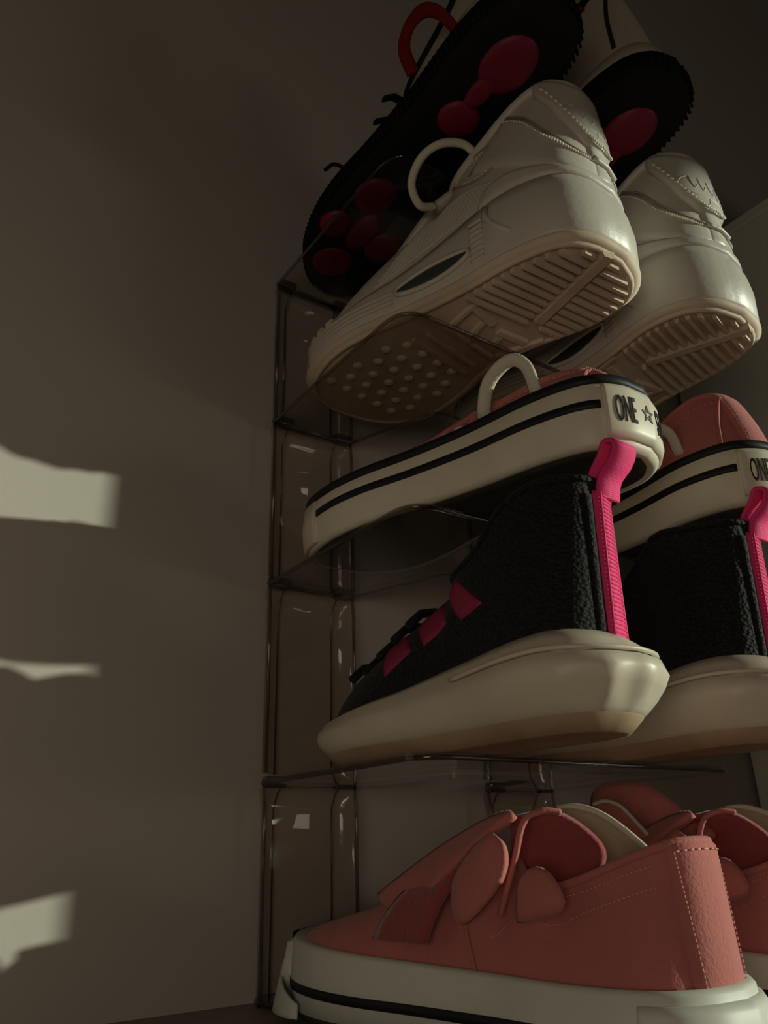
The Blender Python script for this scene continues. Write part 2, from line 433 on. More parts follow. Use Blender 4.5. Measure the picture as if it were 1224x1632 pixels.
for k in (1, 2, 3, 4):
    z = k-.028 if k > 1 else .94
    out = rounded([(0, -.10), (0, -RD), (RW, -RD), (RW, -.10), (RW-LW, -.10), (1.26, -.72), (.74, -.72), (LW, -.10)],
                  [0, .16, .16, 0, 0, .10, .10, 0])
    sh = plate('shelf', out, z, z+.028, M['clear'], rack)
    tube('shelf_edge', [(p[0], p[1], z+.012) for p in out], .011, M['clear_edge'], sh, closed=True, n=6)
    # two legs behind, bending over into the shelf
    for x0 in (0.0, RW-LW):
        zl = z-1.0+.03
        prof = [(-.03, zl), (-.03, z-.10)]+[(-.03-.10*(1-math.cos(a)), z-.10+.10*math.sin(a)) for a in np.linspace(.3, PI/2, 6)]
        V = []; F = []
        # the sheet turns forward at its two vertical edges, like a shallow channel
        xs = [(x0, -.10), (x0+.012, -.055), (x0+.045, -.02), (x0+.09, 0), (x0+LW-.09, 0), (x0+LW-.045, -.02), (x0+LW-.012, -.055), (x0+LW, -.10)]
        for (yy, zz) in prof:
            top = (zz-(z-.10))/.10 if zz > z-.10 else 0
            for (xx, dy) in xs: V.append((xx, yy+dy*(1-top), zz))
        n = len(xs)
        for j in range(len(prof)-1):
            for i in range(n-1): F.append((j*n+i, j*n+i+1, (j+1)*n+i+1, (j+1)*n+i))
        lg = mk('leg', V, F, M['clear_leg'], rack, solid=.02)
        for xe, dy in ((x0, -.10), (x0+LW, -.10), (x0+.10, 0.0), (x0+LW-.09, 0.0)):
            rr = .010 if dy else .0055
            tube('leg_edge', [(xe, -.03+dy, zl), (xe, -.03+dy, z-.10), (xe, -.07+dy*.5, z-.03), (xe, -.12, z+.005)], rr, M['clear_edge'], lg, n=6)
        # dark sockets where one tier plugs into the next
        for xc, wd in ((x0+.06, .12), (x0+LW-.06, .12)):
            box('socket', (xc-wd/2, xc+wd/2, -.15, -.08, z-.012, z+.045), M['joint'], lg, bevel=.015)
        tube('socket_rail', [(x0+.02, -.10, z+.01), (x0+LW-.02, -.10, z+.01)], .013, M['joint'], lg, n=6)
    # thin front lip of the shelf
    if k == 1:
        box('front_lip', (.17, RW-.17, -RD-.004, -RD+.012, z-.032, z), M['clear_leg'], sh)
# feet tray on the floor
out = rounded([(0, -.02), (0, -RD), (RW, -RD), (RW, -.02)], [.12, .16, .16, .12])
pl = plate('base_tray', out, 0.005, .03, M['clear'], rack)
tube('shelf_edge', [(p[0], p[1], .02) for p in out], .013, M['clear_edge'], pl, closed=True, n=6)

# ================================================================ 1. white chunky sneakers (third shelf)
def white_sneaker(label, loc, rz, mirror, name='white_sneaker'):
    t = thing(name, label, 'shoe', loc, rz, None)
    L, W = 1.96, .90
    base = lambda x: sinterp(x, [(0, .40), (.25, .40), (.5, .28), (.8, .18), (1, .18)])
    sh = Shoe(L, W, mirror, base, (.085, .86, .22), [(0.04, 1.09), (.11, 1.11), (.3, .94), (.46, .90)], [(.42, .90), (.46, .92), (.62, .74), (.8, .48), (.96, .28)],
              power=(1.4, 1.35), rear=(1.25, 1.1), inset=.03, xr1=.95)
    sp = lambda x: .06*max(0, (x-.8)/.2)**2
    # outsole: flat tan rubber
    sh.ring('outsole', [(lambda x: .02+sp(x), -.035), (lambda x: .025+sp(x), -.01), (lambda x: .045+sp(x), .022), (lambda x: .06+sp(x), 0.010)], M['outsole'], t)
    # midsole, bulging out at the heel
    def bul(q):
        a = abs(((q+.5) % 1)-.5); return .012*math.exp(-(a/.17)**2)
    sh.ring('midsole', [(lambda x: .05+sp(x), lambda q: .0), (lambda x: .07+sp(x), lambda q: .020), (lambda x: lerp(.14+sp(x), base(x), .35), lambda q: .015+bul(q)),
                        (lambda x: lerp(.14+sp(x), base(x), .75), lambda q: .005+bul(q)*.7), (lambda x: base(x)+.01, lambda q: -.015), (lambda x: base(x), lambda q: -.10)], M['leather'], t, cap_top=True)
    sh.upper('upper', M['leather'], t, off=0.0)
    sh.lining('lining', M['lining'], t)
    sh.topline('collar_rim', .028, M['leather'], t)
    sg = 1
    # heel counter: smooth moulded cup over the rear
    cup = lambda q: sinterp(abs(q), [(0, .08), (.06, .07), (.09, .13), (.12, .22), (.14, .18), (.155, .02)])
    hc = sh.patch('heel_counter', lambda u, v: (lerp(-.155, .155, u), v*cup(lerp(-.155, .155, u))), 40, 6, .0, .030, M['leather'], t)
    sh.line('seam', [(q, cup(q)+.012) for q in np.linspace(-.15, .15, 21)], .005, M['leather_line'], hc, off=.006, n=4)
    # padded heel panel under the collar, a rounded tongue shape
    pe = lambda u: .34+.52*(abs(u-.5)*2)**2.6
    pan = lambda u, v: (lerp(-.066, .066, u), lerp(pe(u), .985, v))
    pn = sh.patch('heel_panel', pan, 30, 10, .0, .040, M['leather'], t)
    sh.stitches('stitching', [(lerp(-.060, .060, u), pe(u)+.035) for u in np.linspace(0, 1, 19)], .0065, M['thread'], pn, off=.040, count=40)
    # embossed worn emblem on the heel panel: a curl, upright strokes and a long tick under them
    def EP(qv): return [sh.P(a, b, .038) for a, b in catmull(qv, 6)]
    G = [tube_geo(EP([(.036, .52), (.042, .58), (.038, .64), (.030, .67)]), .006, n=5)]
    for i in range(5):
        q0 = .026-i*.012
        G.append(tube_geo(EP([(q0, .68-.006*i), (q0-.001, .62-.006*i), (q0-.004, .56-.006*i), (q0-.008, .60)]), .006, n=5))
    G.append(tube_geo(EP([(.032, .50), (.015, .49), (-.015, .50), (-.040, .54)]), .005, n=5))
    G.append(tube_geo(EP([(.004, .49), (.006, .44), (.012, .40), (.022, .41)]), .005, n=5))
    V, F = join_geo(G); mk('emblem', V, F, M['leather'], pn)
    # vertical back strip with a small ridge
    bs = sh.patch('back_strip', lambda u, v: (lerp(-.018, .018, u), lerp(.08, .45, v)), 6, 10, .0, .020, M['leather'], t)
    tube('ridge', [sh.P(lerp(-.020, .020, k/6), .22, .028) for k in range(7)], .012, M['leather'], bs)
    # rear quarter overlay with stitched edge
    for g in (1, -1):
        qs_ = [(.010, .25), (.030, .245), (.050, .30), (.068, .44), (.082, .70), (.098, .96)]
        ed = lambda u: (np.interp(u, np.linspace(0, 1, 6), [a_[0] for a_ in qs_]), np.interp(u, np.linspace(0, 1, 6), [a_[1] for a_ in qs_]))
        ov = sh.patch('quarter_overlay', lambda u, v: (g*lerp(.155-.06*u*0, ed(u)[0], v) if False else g*(ed(u)[0]+(1-v)*.055*u), max(.03, ed(u)[1]-(1-v)*(.17+.10*u))), 20, 8, .0, .016, M['leather'], t)
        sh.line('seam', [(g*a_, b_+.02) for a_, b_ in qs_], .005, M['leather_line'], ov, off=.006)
        sh.stitches('stitching', [(g*(a_+.004), b_-.035) for a_, b_ in qs_], .0055, M['thread'], ov, off=.020, count=40)
        # oval side panel
        ovl = [(.185, .90), (.160, .97), (.135, .95), (.115, .80), (.110, .60), (.118, .47), (.140, .46), (.165, .62)]
        oc = [(g*a_, min(.97, b_)) for a_, b_ in ovl+[ovl[0]]]
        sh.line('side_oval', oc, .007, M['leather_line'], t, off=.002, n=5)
        cx_, cy_ = .145, .72
        sh.stitches('oval_stitching', [(g*(cx_+(a_/1 - g*0 - cx_)*.80 if False else g*0+cx_+(abs(a_)-cx_)*.80), cy_+(b_-cy_)*.80) for a_, b_ in oc], .0035, M['thread'], t, off=.002, count=36)
        # ribbed flank: grooves sweeping forward from the heel counter
        G = []
        for i in range(11):
            k_ = i/10
            a_ = (.128+.020*k_, .24-.20*k_); b_ = (.250+.035*k_, .46-.40*k_); m_ = (.175+.03*k_, .46-.36*k_)
            G.append(tube_geo([sh.P(g*p_[0], p_[1], .003) for p_ in catmull([a_, m_, b_], 8)], .009, n=6))
        V, F = join_geo(G); o = mk('flank_ribbing', V, F, M['leather'], t); o['kind'] = 'stuff'
        G = []
        for i in range(8):
            z = .10+.030*i
            G.append(tube_geo([sh.ft(g*lerp(.145, .161, k/5), .018, z) for k in range(6)], .010, n=6))
        for i in range(4):
            z = .09+.025*i
            G.append(tube_geo([sh.ft(g*lerp(.255, .40, k/9), .018, z-.01*k/9) for k in range(10)], .009, n=6))
        V, F = join_geo(G); o = mk('midsole_ribbing', V, F, M['leather'], t); o['kind'] = 'stuff'
        # framed dark air window in the midsole
        def aw(u, v, e):
            q = lerp(.163, .250, u); c = lerp(.165, .150, u); h = (.036+e)*math.sin(PI*min(max(u*.92+.04, .02), .98))**.6
            return q, c+(v-.5)*2*h
        V = []; F = []
        for j in range(7):
            for i in range(17):
                q, z = aw(i/16, j/6, 0); V.append(sh.ft(g*q, .026+.004*math.sin(PI*j/6), z))
        for j in range(6):
            for i in range(16): a_ = j*17+i; F.append((a_, a_+1, a_+18, a_+17))
        mk('air_window', V, F, M['air'], t, solid=.01)
        loop = [sh.ft(g*aw(u, v, .012)[0], .026, aw(u, v, .012)[1]) for u, v in [(k/12, 0) for k in range(13)]+[(1-k/12, 1) for k in range(13)]]
        tube('window_frame', loop, .014, M['leather'], t, closed=True, n=6)
        # raised wing of the heel counter
        tube('heel_wing', [sh.ft(g*.142, .004, .37), sh.ft(g*.141, .012, .30), sh.ft(g*.130, .016, .22), sh.ft(g*.116, .016, .15)], .018, M['leather'], t)
        # toe mudguard
        sh.patch('toe_guard', lambda u, v: (g*lerp(.36, .4995, u), lerp(.0, .20+.06*u, v)), 22, 6, 0, .014, M['leather'], t)
    # tongue and lace loop
    V = []; F = []
    for j in range(9):
        x = lerp(.74, 1.25, j/8); z = sinterp(x/L, [(.40, .90), (.48, .90), (.62, .74), (.7, .64)])
        for i in range(7):
            a = (i/6-.5)*2; V.append((x, a*.14, z-.03*a*a+.01))
    for j in range(8):
        for i in range(6): a_ = j*7+i; F.append((a_, a_+1, a_+8, a_+7))
    mk('tongue', V, F, M['leather'], t, solid=.04)
    for i in range(5):
        x = .98+.10*i; z = sinterp(x/L, [(.48, .93), (.62, .72), (.8, .50), (.96, .36)])+.02
        tube('lace', [(x, -.13, z-.05), (x+.02, -.07, z), (x+.02, .07, z), (x, .13, z-.05)], .028, M['lace'], t, r2=.012, up=Vector((0, 0, 1)))
    c = catmull([(.92, .14, .80), (.96, .25, .78), (.90, .34, .82), (.78, .36, .88), (.66, .28, .92), (.64, .16, .90)], 7)
    if not mirror:
        c = catmull([(.90, .20, .80), (.92, .30, .76), (.90, .38, .84), (.80, .41, .92), (.70, .37, .97), (.63, .27, .99), (.60, .18, .94)], 7)
    tube('lace_loop', c, .022, M['lace'], t)
    # ---- tread under the heel: slanted ribs split by a diagonal bar
    mg = -1 if mirror else 1
    d = np.array([-.22*mg*1.0, -1.0]); d = d/np.linalg.norm(d); nn = np.array([1.0, -.22*mg]); nn /= np.linalg.norm(nn)
    G = []
    zr = .035
    def rib(a, b, wd, z0=-.012, z1=.045):
        a = np.array(a); b = np.array(b); dd = (b-a)/np.linalg.norm(b-a); m_ = np.array([-dd[1], dd[0]])*wd
        v = []
        for z, k in ((z0, .55), (z1, 1.0)):
            for p in (a-m_*k, a+m_*k, b+m_*k, b-m_*k): v.append((p[0], p[1], z))
        return v, [(0, 1, 2, 3), (7, 6, 5, 4), (0, 4, 5, 1), (1, 5, 6, 2), (2, 6, 7, 3), (3, 7, 4, 0)]
    for i in range(11):
        p0 = np.array([.055+.052*i, 0.0]); c_ = sh.clip(p0, d, -.05)
        if not c_: continue
        bx = .02*mg+(-.35*mg)*(p0[0]-.25)
        tb = -bx
        for a_, b_ in ((c_[0], tb-.045), (tb+.045, c_[1])):
            if b_-a_ > .03: G.append(rib(p0+d*a_, p0+d*b_, .017))
    V, F = join_geo(G); mk('heel_tread', V, F, M['outsole'], t, smooth=False)
    a = np.array([.03, .10*mg]); b = np.array([.52, -.08*mg])
    V, F = rib(a, b, .045, -.015, .05); mk('diagonal_bar', V, F, M['outsole'], t, smooth=False)
    # raised rim round the outsole
    pts = [sh.ft(-.5+i/90, -.03, .022+sp(sh.foot(-.5+i/90, 0)[0]/L)) for i in range(90)]
    tube('outsole_rim', pts, .017, M['outsole'], t, closed=True, n=6)
    # arch blocks and flex bars
    G = []
    for (x0, y0, x1, y1, wd) in ((.68, .22, .70, .05, .03), (.68, -.20, .72, -.02, .03), (.60, -.25, .86, -.19, .018), (.62, .25, .86, .19, .018), (.88, .2, .88, .02, .02), (.88, -.02, .88, -.2, .02),
                                 (.98, .22, 1.0, -.18, .015), (1.06, .24, 1.08, -.2, .02), (.72, .10, .84, .05, .02), (.74, -.06, .84, -.12, .02)):
        G.append(rib((x0, y0*mg), (x1, y1*mg), wd, .0, .04))
    V, F = join_geo(G); mk('arch_tread', V, F, M['outsole'], t, smooth=False)
    # round nubs under the forefoot
    G = []
    for ix in range(6):
        for iy in range(5):
            x = 1.12+.105*ix; y = (iy-2)*.12+(.03 if ix % 2 else -.02)
            if sh.clip(np.array([x, 0.0]), np.array([0.0, 1.0]), -.09) is None: continue
            c0, c1 = sh.clip(np.array([x, 0.0]), np.array([0.0, 1.0]), -.09)
            if not (c0 < y < c1): continue
            v = []; f = []; n = 8
            for (rr, zz) in ((.032, .04), (.028, .012), (.016, .002)):
                for k in range(n): v.append((x+rr*math.cos(2*PI*k/n), y+rr*math.sin(2*PI*k/n), zz+sp(x/L)))
            for j in range(2):
                for k in range(n): f.append((j*n+k, j*n+(k+1) % n, (j+1)*n+(k+1) % n, (j+1)*n+k))
            f.append(tuple(2*n+k for k in range(n))); G.append((v, f))
    V, F = join_geo(G); mk('forefoot_nubs', V, F, M['rubber'], t)
    # lugs wrapping up over the toe edge
    for k in range(7):
        q = .34+.02*k
        box_pts = [sh.ft(q, .018, .12+.006*k), sh.ft(q+.011, .018, .12+.006*k), sh.ft(q+.011, .014, .21+.004*k), sh.ft(q, .014, .21+.004*k)]
        inn = [sh.ft(q, -.02, .12+.006*k), sh.ft(q+.011, -.02, .12+.006*k), sh.ft(q+.011, -.02, .21+.004*k), sh.ft(q, -.02, .21+.004*k)]
        mk('toe_lug', box_pts+inn, [(0, 1, 2, 3), (4, 7, 6, 5), (0, 4, 5, 1), (1, 5, 6, 2), (2, 6, 7, 3), (3, 7, 4, 0)], M['outsole'], t, smooth=False)
    return t
WL, WR = place(.67, -2.17, 3.012, .19)
white_sneaker('white leather chunky sneaker, left of its pair on the third shelf', WL, WR, False)
WL, WR = place(1.50, -2.22, 3.012, .02)
white_sneaker('white leather chunky sneaker, right of its pair on the third shelf', WL, WR, True)

# ================================================================ 2. low canvas sneakers with a lettered heel (second shelf)
def polystar(cx, cy, R, r, n=5):
    return [(cx+(R if k % 2 == 0 else r)*math.sin(k*PI/n), cy+(R if k % 2 == 0 else r)*math.cos(k*PI/n)) for k in range(2*n)]
def text_tris(body, size):
    cu = bpy.data.curves.new('lettering_source', 'FONT'); cu.body = body; cu.size = size; cu.resolution_u = 3
    ob = bpy.data.objects.new('lettering_source', cu); COL.objects.link(ob)
    bpy.context.view_layer.update()
    dg = bpy.context.evaluated_depsgraph_get(); me = bpy.data.meshes.new_from_object(ob.evaluated_get(dg))
    bm = bmesh.new(); bm.from_mesh(me)
    bmesh.ops.triangulate(bm, faces=bm.faces)
    for _ in range(2): bmesh.ops.subdivide_edges(bm, edges=[e for e in bm.edges if e.calc_length() > size*.12], cuts=1)
    bmesh.ops.triangulate(bm, faces=bm.faces)
    V = [tuple(v.co) for v in bm.verts]; F = [tuple(x.index for x in f.verts) for f in bm.faces]
    bm.free(); bpy.data.objects.remove(ob); bpy.data.curves.remove(cu); bpy.data.meshes.remove(me)
    return V, F
def canvas_sneaker(label, loc, rz, mirror, hh):
    t = thing('canvas_sneaker', label, 'shoe', loc, rz)
    L, W = 1.94, .70
    sp = lambda x: .05*max(0, (x-.8)/.2)**2
    H = lambda x: sinterp(x, [(0, .31), (.15, .30), (.5, .27), (.8, .265), (1, .30)])
    base = lambda x: H(x)-.02
    sh = Shoe(L, W, mirror, base, (.17, .82, .17), [(0.08, hh), (.15, hh), (.3, lerp(hh, .38, .5)), (.46, .42)], [(.44, .42), (.55, .41), (.75, .37), (.95, .32)],
              power=(1.9, 1.6), rear=(1.3, 1.2), inset=.05, xr1=.95)
    sh.ring('outsole', [(lambda x: .0+sp(x), -.10), (lambda x: .0+sp(x), -.055), (lambda x: .035+sp(x), -.045), (lambda x: .05+sp(x), -.05)], M['darksole'], t)
    sh.ring('foxing', [(lambda x: .02+sp(x), -.06), (lambda x: .0+sp(x), -.045), (lambda x: .0+sp(x), -.02), (lambda x: .02+sp(x), -.002), (lambda x: H(x)*.5, .004), (lambda x: H(x)-.015, -.004), (lambda x: H(x), -.014), (lambda x: H(x)-.01, -.06)],
            M['rubber'], t, cap_bottom=False, cap_top=True)
    e = -.004
    sh.band('top_piping', lambda x: H(x)-.035, lambda x: H(x)+.004, e, .010, M['black_line'], t)
    sh.band('stripe', lambda x: H(x)*.52, lambda x: H(x)*.52+.036, .002, .006, M['black_line'], t, .050, .388)
    sh.band('stripe', lambda x: H(x)*.52, lambda x: H(x)*.52+.036, .002, .006, M['black_line'], t, -.388, -.050)
    # rubber toe bumper
    tb = sh.ring('toe_bumper', [(lambda x: .01+sp(x), -.02), (lambda x: .01+sp(x), .014), (lambda x: H(x)*.5, .024), (lambda x: H(x)-.045, .014), (lambda x: H(x)-.035, -.02)], M['rubber'], t, False, False, 48, .388, .612, closed=False)
    # heel label with its lettering
    zc = lambda x: H(x)
    lb = sh.ring('heel_label', [(lambda x: .035, -.02), (lambda x: .035, .014), (lambda x: .07, .026), (lambda x: H(x)-.07, .026), (lambda x: H(x)-.045, .014), (lambda x: H(x)-.045, -.02)], M['rubber'], t, False, False, 40, -.048, .048, closed=False)
    per = float(np.hypot(*(sh.foot(.004, .03)-sh.foot(-.004, .03))))/.008
    def letter(body, q0, z0, hgt, wid, material, nm):
        V, F = text_tris(body, 1.0); xs = [v[0] for v in V]; ys = [v[1] for v in V]
        ax, bx, ay, by = min(xs), max(xs), min(ys), max(ys)
        VV = []
        for x, y, z in V:
            q = q0-(x-ax)/(bx-ax)*wid/per; VV.append(sh.ft(q, .0265, z0+(y-ay)/(by-ay)*hgt))
        mk(nm, VV, F, material, lb, smooth=False, solid=.006)
    letter('ONE', .040, .095, .115, .100, M['ink'], 'lettering')
    letter('STAR', -.008, .095, .115, .135, M['ink'], 'lettering')
    st = [(.0, .0)]+polystar(0, 0, .040, .017); st2 = polystar(0, 0, .028, .011)
    qc = .006
    V = [sh.ft(qc-x/per, .0265, .158+y) for x, y in polystar(0, 0, .042, .018)]+[sh.ft(qc-x/per, .0265, .158+y) for x, y in polystar(0, 0, .026, .010)]
    F = [(i, (i+1) % 10, 10+(i+1) % 10, 10+i) for i in range(10)]
    mk('star', V, F, M['ink_grey'], lb, smooth=False, solid=.006)
    sh.upper('upper', M['canvas'], t)
    sh.lining('lining', M['lining'], t)
    sh.insole('insole', M['lining'], t, .20)
    sh.topline('collar_rim', .016, M['canvas'], t)
    hs = sh.patch('heel_strip', lambda u, v: (lerp(-.030, .030, u), lerp(0.02, .99, v)), 6, 14, 0, .018, M['canvas'], t)
    sh.stitches('stitching', [(.026, .03), (.026, .5), (.026, .98)], .0028, M['canvas_thread'], hs, off=.02, count=20)
    sh.line('seam_cord', [(.06, .05), (.05, .4), (.03, .8), (.01, .95)], .010, M['canvas'], t, off=.008)
    for g in (1, -1):
        sh.stitches('quarter_stitching', [(g*.03, .80), (g*.12, .74), (g*.20, .80), (g*.235, .9)], .0025, M['canvas_thread'], t, off=.004, count=36)
        sh.line('vamp_seam', [(g*.25, .0), (g*.262, .4), (g*.27, .9)], .006, M['canvas'], t, off=.003)
    V = []; F = []
    for j in range(9):
        x = lerp(.60, 1.15, j/8); z = sinterp(x/L, [(.34, .47), (.44, .45), (.55, .42), (.7, .38)])
        for i in range(7):
            a = (i/6-.5)*2; V.append((x, a*.13, z-.04*a*a+.01))
    for j in range(8):
        for i in range(6): a_ = j*7+i; F.append((a_, a_+1, a_+8, a_+7))
    mk('tongue', V, F, M['canvas'], t, solid=.025)
    for i in range(5):
        x = .84+.085*i; z = sinterp(x/L, [(.44, .43), (.55, .41), (.75, .37)])+.02
        tube('lace', [(x, -.13, z-.05), (x, -.07, z), (x, .07, z), (x, .13, z-.05)], .026, M['lace'], t, r2=.010, up=Vector((0, 0, 1)))
    y0 = .30 if not mirror else .2
    # a bow loop of the lace sticking up beside the collar
    c = catmull([(.62, .20, .30), (.58, .27, .34), (.52, .30, .44), (.42, .29, .50), (.36, .26, .46), (.36, .20, .36)], 7)
    ups = []
    tube('lace_loop', c, .030, M['lace'], t, r2=.013)
    return t
WL, WR = place(.57, -2.2, 2.012, .19)
canvas_sneaker('low salmon canvas sneaker with ONE STAR heel lettering, left on the second shelf', WL, WR, False, .43)
WL, WR = place(1.53, -2.2, 2.012, .0)
canvas_sneaker('low salmon canvas sneaker with black-lined sole, cut by the frame, right on the second shelf', WL, WR, True, .64)

# ================================================================ 3. black knit runners with a hot pink pull tab (first shelf)
def knit_runner(label, loc, rz, mirror):
    dip = [(.22, .92), (.30, .80)] if mirror else [(.22, .85), (.30, .74)]
    t = thing('knit_runner', label, 'shoe', loc, rz)
    L, W = 1.74, .62
    sp = lambda x: .07*max(0, (x-.78)/.22)**2
    H = lambda x: sinterp(x, [(0, .33), (.12, .34), (.35, .30), (.6, .24), (.85, .21), (1, .23)])
    sh = Shoe(L, W, mirror, lambda x: H(x)-.02, (.035, .78, .17), [(0.02, .90), (.12, .91)]+dip+[(.44, .70)], [(.42, .70), (.50, .66), (.62, .58), (.8, .46), (.96, .31)],
              power=(1.3, 1.35), rear=(1.15, 1.0), inset=.055, xr1=.95)
    def bul(q):
        a = abs(((q+.5) % 1)-.5); return .075*math.exp(-(a/.12)**2)
    def sc(q):
        qq = ((q+.5) % 1)-.5; return .016*abs(math.sin(qq*PI/.034+.5))*math.exp(-(qq/.075)**4)
    sh.ring('outsole', [(lambda x: .0+sp(x), -.11), (lambda x: .0+sp(x), -.07), (lambda x: .05+sp(x), -.02), (lambda x: .075+sp(x), -.01)], M['dirtband'], t)
    sh.ring('midsole', [(lambda x: .045+sp(x), lambda q: -.03), (lambda x: .07+sp(x), lambda q: .0), (lambda x: lerp(.07+sp(x), H(x), .12), lambda q: .012+bul(q)*.35-sc(q)*1.2), (lambda x: lerp(.07+sp(x), H(x), .28), lambda q: .02+bul(q)*.7-sc(q)*1.3),
                        (lambda x: lerp(.07+sp(x), H(x), .45), lambda q: .02+bul(q)-sc(q)*.8), (lambda x: lerp(.07+sp(x), H(x), .62), lambda q: .012+bul(q)*.8),
                        (lambda x: lerp(.07+sp(x), H(x), .68), lambda q: .0+bul(q)*.45),
                        (lambda x: lerp(.07+sp(x), H(x), .85), lambda q: -.01+bul(q)*.2), (lambda x: H(x), lambda q: -.05), (lambda x: H(x)-.005, lambda q: -.12)], M['foam'], t, N=240)
    tube('midsole_ledge', [sh.ft(lerp(.18, -.18, k/40), .015+bul(lerp(.18, -.18, k/40))*.55, lerp(.07, H(sh.foot(lerp(.18, -.18, k/40), 0)[0]/L), .70)) for k in range(41)], .009, M['foam'], t)
    # faded moulded word on the flank of the midsole, worn beyond reading
    G = []
    for k, wd in enumerate((.022, .010, .010, .008, .012, .010, .008)):
        q = .124-.0075*k-(.003 if k else 0)
        zc = H(sh.foot(q, 0)[0]/L)*.86
        pts = [sh.ft(q+.5*wd*math.cos(a)*.35, -.004, zc+.012*math.sin(a)*(1 if k == 0 else .65)) for a in np.linspace(0, 2*PI, 9)[:8]]
        G.append(tube_geo(pts, .003, closed=True, n=4))
    V, F = join_geo(G); mk('moulded_word', V, F, M['mark'], t)
    sh.upper('upper', M['knit'], t)
    sh.lining('lining', M['black'], t)
    sh.topline('collar_rim', .014, M['knit'], t)
    # grosgrain pull tab running up the heel and standing as a loop
    hs = sh.patch('heel_tape', lambda u, v: (lerp(-.036, .002, u), lerp(-.02, .93, v)), 6, 24, 0, .018, M['hotpink'], t)
    G = []
    for i in range(34):
        v = .01+.027*i
        G.append(tube_geo([sh.P(lerp(-.033, -.001, k/4), v, .018) for k in range(5)], .0055, n=5))
    V, F = join_geo(G); mk('tape_ribs', V, F, M['hotpink'], hs)
    for g in (-1, 1): sh.line('tape_stitching', [(-.017+g*.016, 0), (-.017+g*.016, .5), (-.017+g*.016, .92)], .005, M['hotpink'], hs, off=.02)
    yc = sh.P(-.017, .93)[1]; x9, z9 = sh.P(-.017, .93, .02)[0], sh.P(-.017, .93, .02)[2]
    prof = catmull([(x9, z9-.02), (x9-.02, z9+.05), (x9-.07, z9+.09), (x9-.10, z9+.13), (x9-.10, z9+.165), (x9-.06, z9+.175), (x9-.03, z9+.13), (x9+.02, z9+.07), (x9+.04, z9-.02)], 5)
    tw = .062
    V = []; F = []
    for (x, z) in prof:
        for a in (-1, -.5, 0, .5, 1): V.append((x, yc+a*tw, z))
    for j in range(len(prof)-1):
        for i in range(4): a_ = j*5+i; F.append((a_, a_+1, a_+6, a_+5))
    lp = mk('pull_loop', V, F, M['hotpink'], t, solid=.014)
    G = []
    for j in range(1, len(prof)-1):
        x, z = prof[j]; x2, z2 = prof[j-1]
        for (a, b) in ((x, z), ((x+x2)/2, (z+z2)/2)):
            G.append(tube_geo([(a, yc-tw*.97, b), (a, yc, b), (a, yc+tw*.97, b)], .010, n=5))
    V, F = join_geo(G); mk('loop_ribs', V, F, M['hotpink'], lp)
    # knitted heel binding beside the tape
    for g in (-1, 1):
        sh.patch('heel_binding', lambda u, v: (-.017+g*lerp(.021, .032, u), lerp(0, .9, v)), 3, 18, 0, .010, M['knit'], t)
        # three slanted stripes on the flank
        for k in range(3 if not (mirror and g == 1) else 0):
            c_ = [((.214, .84), (.172, .90), (.140, .50), (.176, .44)), ((.286, .74), (.246, .80), (.208, .46), (.246, .35)), ((.350, .74), (.312, .78), (.268, .38), (.300, .24))][k]
            def st(u, v):
                p = [np.array(e) for e in c_]; r = (1-u)*(1-v)*p[0]+u*(1-v)*p[1]+u*v*p[2]+(1-u)*v*p[3]; return g*r[0], r[1]
            sh.patch('side_stripe', st, 6, 6, 0, .008, M['stripe'], t)
    # black lacing humps over the instep
    for i in range(5):
        x = .98+.11*i; z = sinterp(x/L, [(.42, .70), (.50, .66), (.62, .58), (.8, .46)])+.0
        tube('lace', [(x, -.15, z-.07), (x, -.08, z-.01), (x, .0, z+.01), (x, .08, z-.01), (x, .15, z-.07)], .022, M['knit'], t, r2=.020, up=Vector((0, 0, 1)))
    return t
WL, WR = place(.30, -2.15, .97, 0.02)
knit_runner('black knit runner with hot pink heel tab, left on the first shelf', WL, WR, False)
WL, WR = place(1.20, -2.20, .97, -.02)
knit_runner('black knit runner with hot pink heel tab, cut off at right on the first shelf', WL, WR, True)

